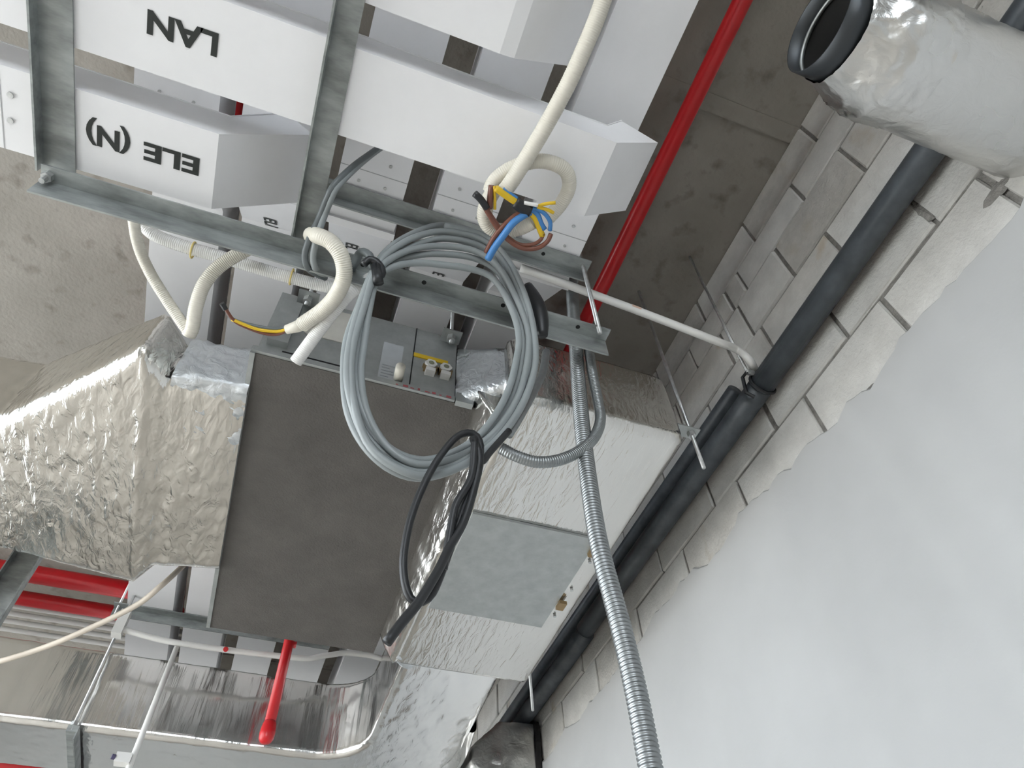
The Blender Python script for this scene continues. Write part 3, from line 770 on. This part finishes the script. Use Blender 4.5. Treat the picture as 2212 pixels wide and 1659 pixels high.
cd = [az(420, 1200, 1.62), az(385, 1232, 1.52), az(345, 1268, 1.45), az(290, 1310, 1.43), az(170, 1368, 1.40), az(80, 1404, 1.38), az(-40, 1440, 1.36), az(-400, 1540, 1.36), az(-1100, 1690, 1.42)]
tag(finish('tan_cord', smoothtube(cd, .0095, .02, 10), TAN, smooth=True), 'pale tan cord sagging from the foil transition to the lower left', 'cord')
c = az(110, 1668, 1.36)
tag(finish('red_fitting', MB().tube([(c.x-2.6, c.y, 1.37), (c.x-.02, c.y, 1.37), (c.x+.06, c.y+.0, 1.37), (c.x+.10, c.y, 1.37)], .03, 18, True, lambda i: (.03, .03, .036, .036)[i]), RED, smooth=True), 'red pipe end just showing at the bottom left corner', 'pipe')

# ================================================================== HOSES AND CABLES
K, D0 = .28, 1.084          # leaning plane of the hanging coil: y + K z = D0
def pl(px, py, d=0.0): return apl(px, py, K, D0+d)
# metal flexible conduit
fx = [ay(1234, 590, .87), ay(1236, 640, .865), ay(1243, 740, .86), ay(1252, 860, .86), ay(1263, 970, .86), ay(1282, 1110, .86), ay(1302, 1210, .86), ay(1340, 1350, .86), ay(1375, 1500, .86), ay(1402, 1640, .86), ay(1425, 1760, .86)]
fx += [fx[-1]+Vector((.004, .0, -.45)), fx[-1]+Vector((.012, .01, -.95)), fx[-1]+Vector((.02, .02, -1.45))]
f1 = empty('flexible_conduit', fx[-1], 'thick corrugated steel conduit hanging straight down past the plenum', 'conduit')
part(f1, 'corrugated_tube', corr(fx, .0178, .0072, .0024, 16), FLEX, True)
a_, b_ = fx[0], fx[0].lerp(fx[1], .35)
part(f1, 'coupling', MB().tube([a_, b_], .021, 14), GALVS, True)
lp = [ay(1271, 735, .845), ay(1277, 790, .845), ay(1290, 860, .85), ay(1297, 905, .85), ay(1285, 942, .85), ay(1255, 972, .85), ay(1210, 993, .855), ay(1160, 998, .86), ay(1115, 985, .862), ay(1082, 968, .865)]
f2 = empty('flexible_conduit', lp[5], 'thinner grey flexible conduit looping from the coil up to the angle end', 'conduit')
part(f2, 'corrugated_tube', corr(lp, .0125, .0052, .0014, 12), FLEX, True)
f3 = smoothtube([ay(1180, 760, .80), ay(1172, 805, .80), ay(1152, 848, .80), ay(1120, 905, .81), ay(1098, 940, .82)], .009, .012, 10)
tag(finish('steel_tail', f3, FLEX, smooth=True), 'short bright steel tube running along the right side of the coil', 'conduit')
# grey cable coil
ctrl = [(960, 512), (1035, 527), (1085, 570), (1122, 640), (1145, 715), (1146, 790), (1122, 868), (1075, 942), (1005, 998), (918, 1024), (850, 1006), (798, 960), (764, 890), (752, 810), (760, 735), (782, 660), (808, 592), (840, 552), (895, 522)]
cxp, cyp = 955, 770
cc = empty('cable_coil', pl(940, 1030), 'coil of light grey cable tied to the lowest angle bar', 'cable')
pts = []
turns = 7
nn = len(ctrl)
scs = [1.05, .93, 1.02, .83, .975, 1.045, .89, .965]
for t_ in range(turns):
    for k, (x, y) in enumerate(ctrl):
        f = k/nn
        s_ = scs[t_]*(1-f)+scs[t_+1]*f
        tiepull = math.exp(-((k-16)/1.3)**2)
        s2_ = 1+(s_-.985)*1.45*(1.0-.8*tiepull)
        if k in (2, 3, 4): s2_ = 1+(s_-.985)*1.0
        jx = noise.noise(Vector((t_*3.1, k*.6, 0)))*6; jy = noise.noise(Vector((t_*3.1, k*.6, 7)))*6
        d = (noise.noise(Vector((t_*5.3, k*.35, 3)))*.012) + (t_-3)*.0035
        pts.append(pl(cxp+(x-cxp)*s2_+jx, cyp+(y-cyp)*s2_+jy, d))
part(cc, 'cable', MB().tube(spline(pts, .014), .0074, 10), GCAB, True)
tie = [pl(785, 572, -.012), pl(800, 560, -.02), pl(818, 570, -.02), pl(826, 590, -.012), pl(815, 602, -.004)]
part(cc, 'cable_tie', MB().tube(spline(tie, .006), .008, 8), BLACKP, True)
part(cc, 'cable_tie', MB().tube([pl(812, 575, -.018), pl(816, 600, -.022), pl(818, 612, -.02)], .011, 8), BLACKP, True)
tp = spline([pl(1140, 618, .02), pl(1158, 655, .012), pl(1168, 690, .008), pl(1172, 725, .01)], .008)
part(cc, 'black_tape', MB().tube(tp, 0.018, 12, True, lambda i: .011+.008*math.sin(math.pi*min(1, (i+.3)/len(tp)))), BLACKP, True)
# black lead loop below the coil
bl = [pl(1100, 930, -.03), pl(1060, 975, -.03), pl(1038, 1000, -.035), pl(1038, 960, -.045), pl(1022, 936, -.05), pl(985, 945, -.05), pl(935, 1010, -.045), pl(892, 1105, -.04), pl(872, 1200, -.04), pl(876, 1265, -.04), pl(895, 1300, -.04), pl(930, 1288, -.045), pl(962, 1215, -.05), pl(990, 1130, -.05), pl(1018, 1040, -.05), pl(1032, 980, -.055), pl(1022, 945, -.06)]
bc = empty('black_lead', pl(895, 1300, -.04), 'black cable loop hanging below the grey coil with a loose end', 'cable')
part(bc, 'cable', MB().tube(spline(bl, .01), .0065, 10), BLACKP, True)
bl2 = [pl(1022, 945, -.065), pl(1036, 990, -.065), pl(1022, 1060, -.06), pl(1000, 1130, -.058), pl(972, 1180, -.06), pl(945, 1235, -.068), pl(905, 1300, -.075), pl(868, 1345, -.08), pl(836, 1388, -.085)]
part(bc, 'loose_end', MB().tube(spline(bl2, .01), .0075, 10), BLACKP, True)
bl3 = [pl(1026, 950, -.07), pl(1018, 1030, -.066), pl(985, 1090, -.062), pl(972, 1150, -.058), pl(958, 1230, -.055)]
part(bc, 'strand', MB().tube(spline(bl3, .01), .0065, 10), BLACKP, True)
# twin grey lead over the right runner
for k, off in enumerate((0, 9)):
    g = [az(830+off*.3, 312, 1.62), az(800, 332+off*.4, 1.55), az(760+off*.3, 362+off*.6, 1.46), az(722+off*.6, 400+off*.5, 1.405), az(705+off, 432, 1.395), az(690+off, 470, 1.39), az(667+off*1.8, 520, 1.355), az(658+off*2, 555, 1.345), az(668+off*1.6, 582, 1.345), az(702, 600-off*.6, 1.40)]
    tag(finish('grey_lead', smoothtube(g, .0072, .01, 10), GCABD if k == 0 else GCAB, smooth=True), ('darker of two grey leads draped over the right runner angle', 'lighter of two grey leads draped over the right runner angle')[k], 'cable', 'grey leads over the runner')
g2 = [az(750, 600, 1.42), az(770, 560, 1.36), az(780, 545, 1.34), az(798, 552, 1.32), az(806, 580, 1.30)]
tag(finish('grey_lead', smoothtube(g2, .009, .01, 10), GCABD, smooth=True), 'short dark grey lead arching into the tie of the coil', 'cable')
# cream and white flexible hoses
def hose(name, ps, r, label, material=CREAM, pitch=.0042, depth=.0009, end=None):
    o = empty(name, ps[0], label, 'conduit', 'flexible plastic hoses')
    part(o, 'hose', corr(ps, r, pitch, depth, 14), material, True)
    return o
hose('cream_hose', [az(291, 440, 1.47), az(289, 475, 1.45), az(299, 530, 1.42), az(322, 585, 1.39), (az(355, 640, 1.36)), az(388, 690, 1.33), az(406, 716, 1.315)], .0125, 'left leg of the kinked cream hose hanging below the long angle')
hose('cream_hose', [az(408, 724, 1.312), az(416, 705, 1.318), az(424, 660, 1.34), az(442, 612, 1.37), az(478, 572, 1.40), az(530, 541, 1.425), az(570, 520, 1.45)], .0155, 'right leg of the kinked cream hose hanging below the long angle')
hose('white_hose', [az(300, 455, 1.50), az(308, 480, 1.49), az(335, 508, 1.47), az(400, 533, 1.46), az(470, 553, 1.46), az(560, 580, 1.46), az(640, 603, 1.46), az(700, 618, 1.46), az(745, 622, 1.46)], .0150, 'white corrugated hose lying along behind the long angle', WPVC)
h3 = [az(672, 508, 1.39), az(688, 510, 1.352), az(716, 524, 1.335), az(738, 556, 1.318), az(743, 598, 1.305), az(725, 640, 1.30), az(695, 672, 1.30), az(652, 702, 1.30)]
ho = hose('cream_hose', h3, .0175, 'cream hose curving in front of the long angle with bare wires at its cut end')
part(ho, 'torn_sleeve', MB().tube([az(660, 696, 1.30), az(640, 706, 1.298), az(618, 712, 1.297)], .013, 10, True, lambda i: (.016, .013, .010)[i]), CREAM, True)
for (mt_, ps, nm) in ((BROWN, [(622, 712), (600, 722), (570, 720), (530, 706), (505, 692), (488, 668), (480, 658)], 'brown_wire'), (YEL, [(622, 711), (598, 716), (560, 712), (530, 702), (500, 690)], 'yellow_wire'), (GCABD, [(620, 708), (590, 710), (555, 705), (520, 696), (498, 686), (486, 664)], 'black_wire')):
    part(ho, nm, MB().tube(spline([az(x, y, 1.296+.004*(nm == 'black_wire')) for x, y in ps], .008), .0038, 8), mt_, True)
part(ho, 'tape_end', MB().tube([az(479, 655, 1.296), az(487, 668, 1.296)], .006, 8), BLACKP)
hose('white_hose', [az(800, 600, 1.40), az(782, 612, 1.37), az(755, 634, 1.34), az(718, 676, 1.315), az(680, 726, 1.29), az(639, 782, 1.262)], .0148, 'straight white hose ending in front of the fan coil underside', WPVC)
for (px, py) in ((417, 540), (630, 598)):
    c = az(px, py, 1.455); 
    rg = [c+Vector((0, .0185*math.cos(t), .0185*math.sin(t))) for t in [2*math.pi*k/16 for k in range(17)]]
    tag(finish('cable_tie', MB().tube(rg, .0022, 6), ZTAPE), ('yellow tie round the white hose, nearer the kinked hose' if px < 500 else 'yellow tie round the white hose, nearer the grey leads'), 'tie', 'yellow ties')
# cream hoses with the wire ends, upper centre
hose('cream_hose', [az(1315, -40, 1.44), az(1303, 0, 1.43), az(1287, 45, 1.42), az(1262, 105, 1.405), az(1228, 180, 1.39), az(1180, 270, 1.375), az(1135, 345, 1.362), az(1105, 392, 1.355), az(1090, 412, 1.352)], .0165, 'thick cream hose slanting down across the trays to the wire bundle')
hose('cream_hose', [az(1185, 470, 1.40), az(1212, 440, 1.40), az(1229, 405, 1.40), az(1224, 372, 1.395), az(1198, 354, 1.39), az(1160, 348, 1.388), az(1118, 358, 1.385), az(1082, 378, 1.38), az(1064, 398, 1.375), az(1058, 415, 1.37)], .0155, 'cream hose looping round beside the wire bundle on the LAN tray')
hose('cream_hose', [az(1068, 408, 1.362), az(1052, 440, 1.36), az(1047, 468, 1.36), az(1058, 490, 1.36), az(1085, 499, 1.36), az(1120, 493, 1.358), az(1152, 478, 1.352)], .0165, 'short cream hose curling under the wire bundle with an open mouth')
wbn = empty('wire_bundle', az(1130, 450, 1.34), 'bundle of brown, blue and yellow wire ends taped together', 'wires')
def wire(mt_, nm, ps, z=1.335, r=.0042):
    part(wbn, nm, MB().tube(spline([az(q[0], q[1], q[2] if len(q) > 2 else z) for q in ps], .006), r, 8), mt_, True)
wire(BROWN, 'brown_wire', [(1062, 400, 1.34), (1059, 425), (1058, 450)], r=.0062)
wire(YEL, 'yellow_wire', [(1068, 402), (1069, 430), (1069, 452)], r=.003)
wire(YEL, 'yellow_wire', [(1070, 406), (1092, 422), (1120, 440), (1140, 446)], r=.007)
wire(BLUE, 'blue_wire', [(1086, 408), (1100, 418), (1120, 432)], z=1.34, r=.005)
wire(BLACKP, 'black_tape', [(1112, 436), (1128, 448), (1146, 456)], r=.013)
wire(BLACKP, 'black_wire', [(1025, 418, 1.33), (1038, 430, 1.33), (1052, 450, 1.33)], z=1.33, r=.0075)
wire(BROWN, 'brown_wire', [(1034, 424, 1.332), (1052, 456, 1.332), (1074, 492, 1.33), (1100, 520, 1.325), (1128, 536, 1.325), (1160, 536, 1.328), (1182, 522, 1.33), (1190, 505, 1.332)], r=.0052)
wire(BROWN, 'brown_wire', [(1044, 440, 1.332), (1064, 470, 1.334), (1090, 505, 1.332), (1120, 527, 1.33), (1150, 528, 1.33), (1168, 518, 1.332), (1173, 505, 1.334)], r=.0042)
wire(BLUE, 'blue_wire', [(1054, 560, 1.32), (1068, 535, 1.32), (1088, 508, 1.322), (1108, 482, 1.325), (1130, 466, 1.33), (1146, 458)], r=.0078)
wire(BROWN, 'brown_wire', [(1050, 545, 1.325), (1066, 515, 1.325), (1086, 490, 1.328), (1110, 468, 1.332), (1128, 458)], r=.0055)
wire(BLUE, 'blue_wire', [(1142, 452), (1160, 462), (1168, 482), (1176, 495)], r=.0058)
wire(BLUE, 'blue_wire', [(1144, 448), (1172, 458), (1188, 478), (1188, 498)], r=.0045)
wire(YEL, 'yellow_wire', [(1144, 458), (1157, 474), (1166, 495), (1172, 510)], r=.0062)
wire(YEL, 'yellow_wire', [(1160, 446), (1180, 440), (1200, 438)], r=.0038)
wire(YEL, 'yellow_wire', [(1160, 448), (1180, 452), (1196, 460)], r=.0038)
wire(WPVC, 'white_sleeve', [(1132, 438, 1.33), (1148, 441, 1.33), (1162, 443, 1.33)], z=1.33, r=.0042)

for o in SC.objects:
    if '_org' in o: del o['_org']
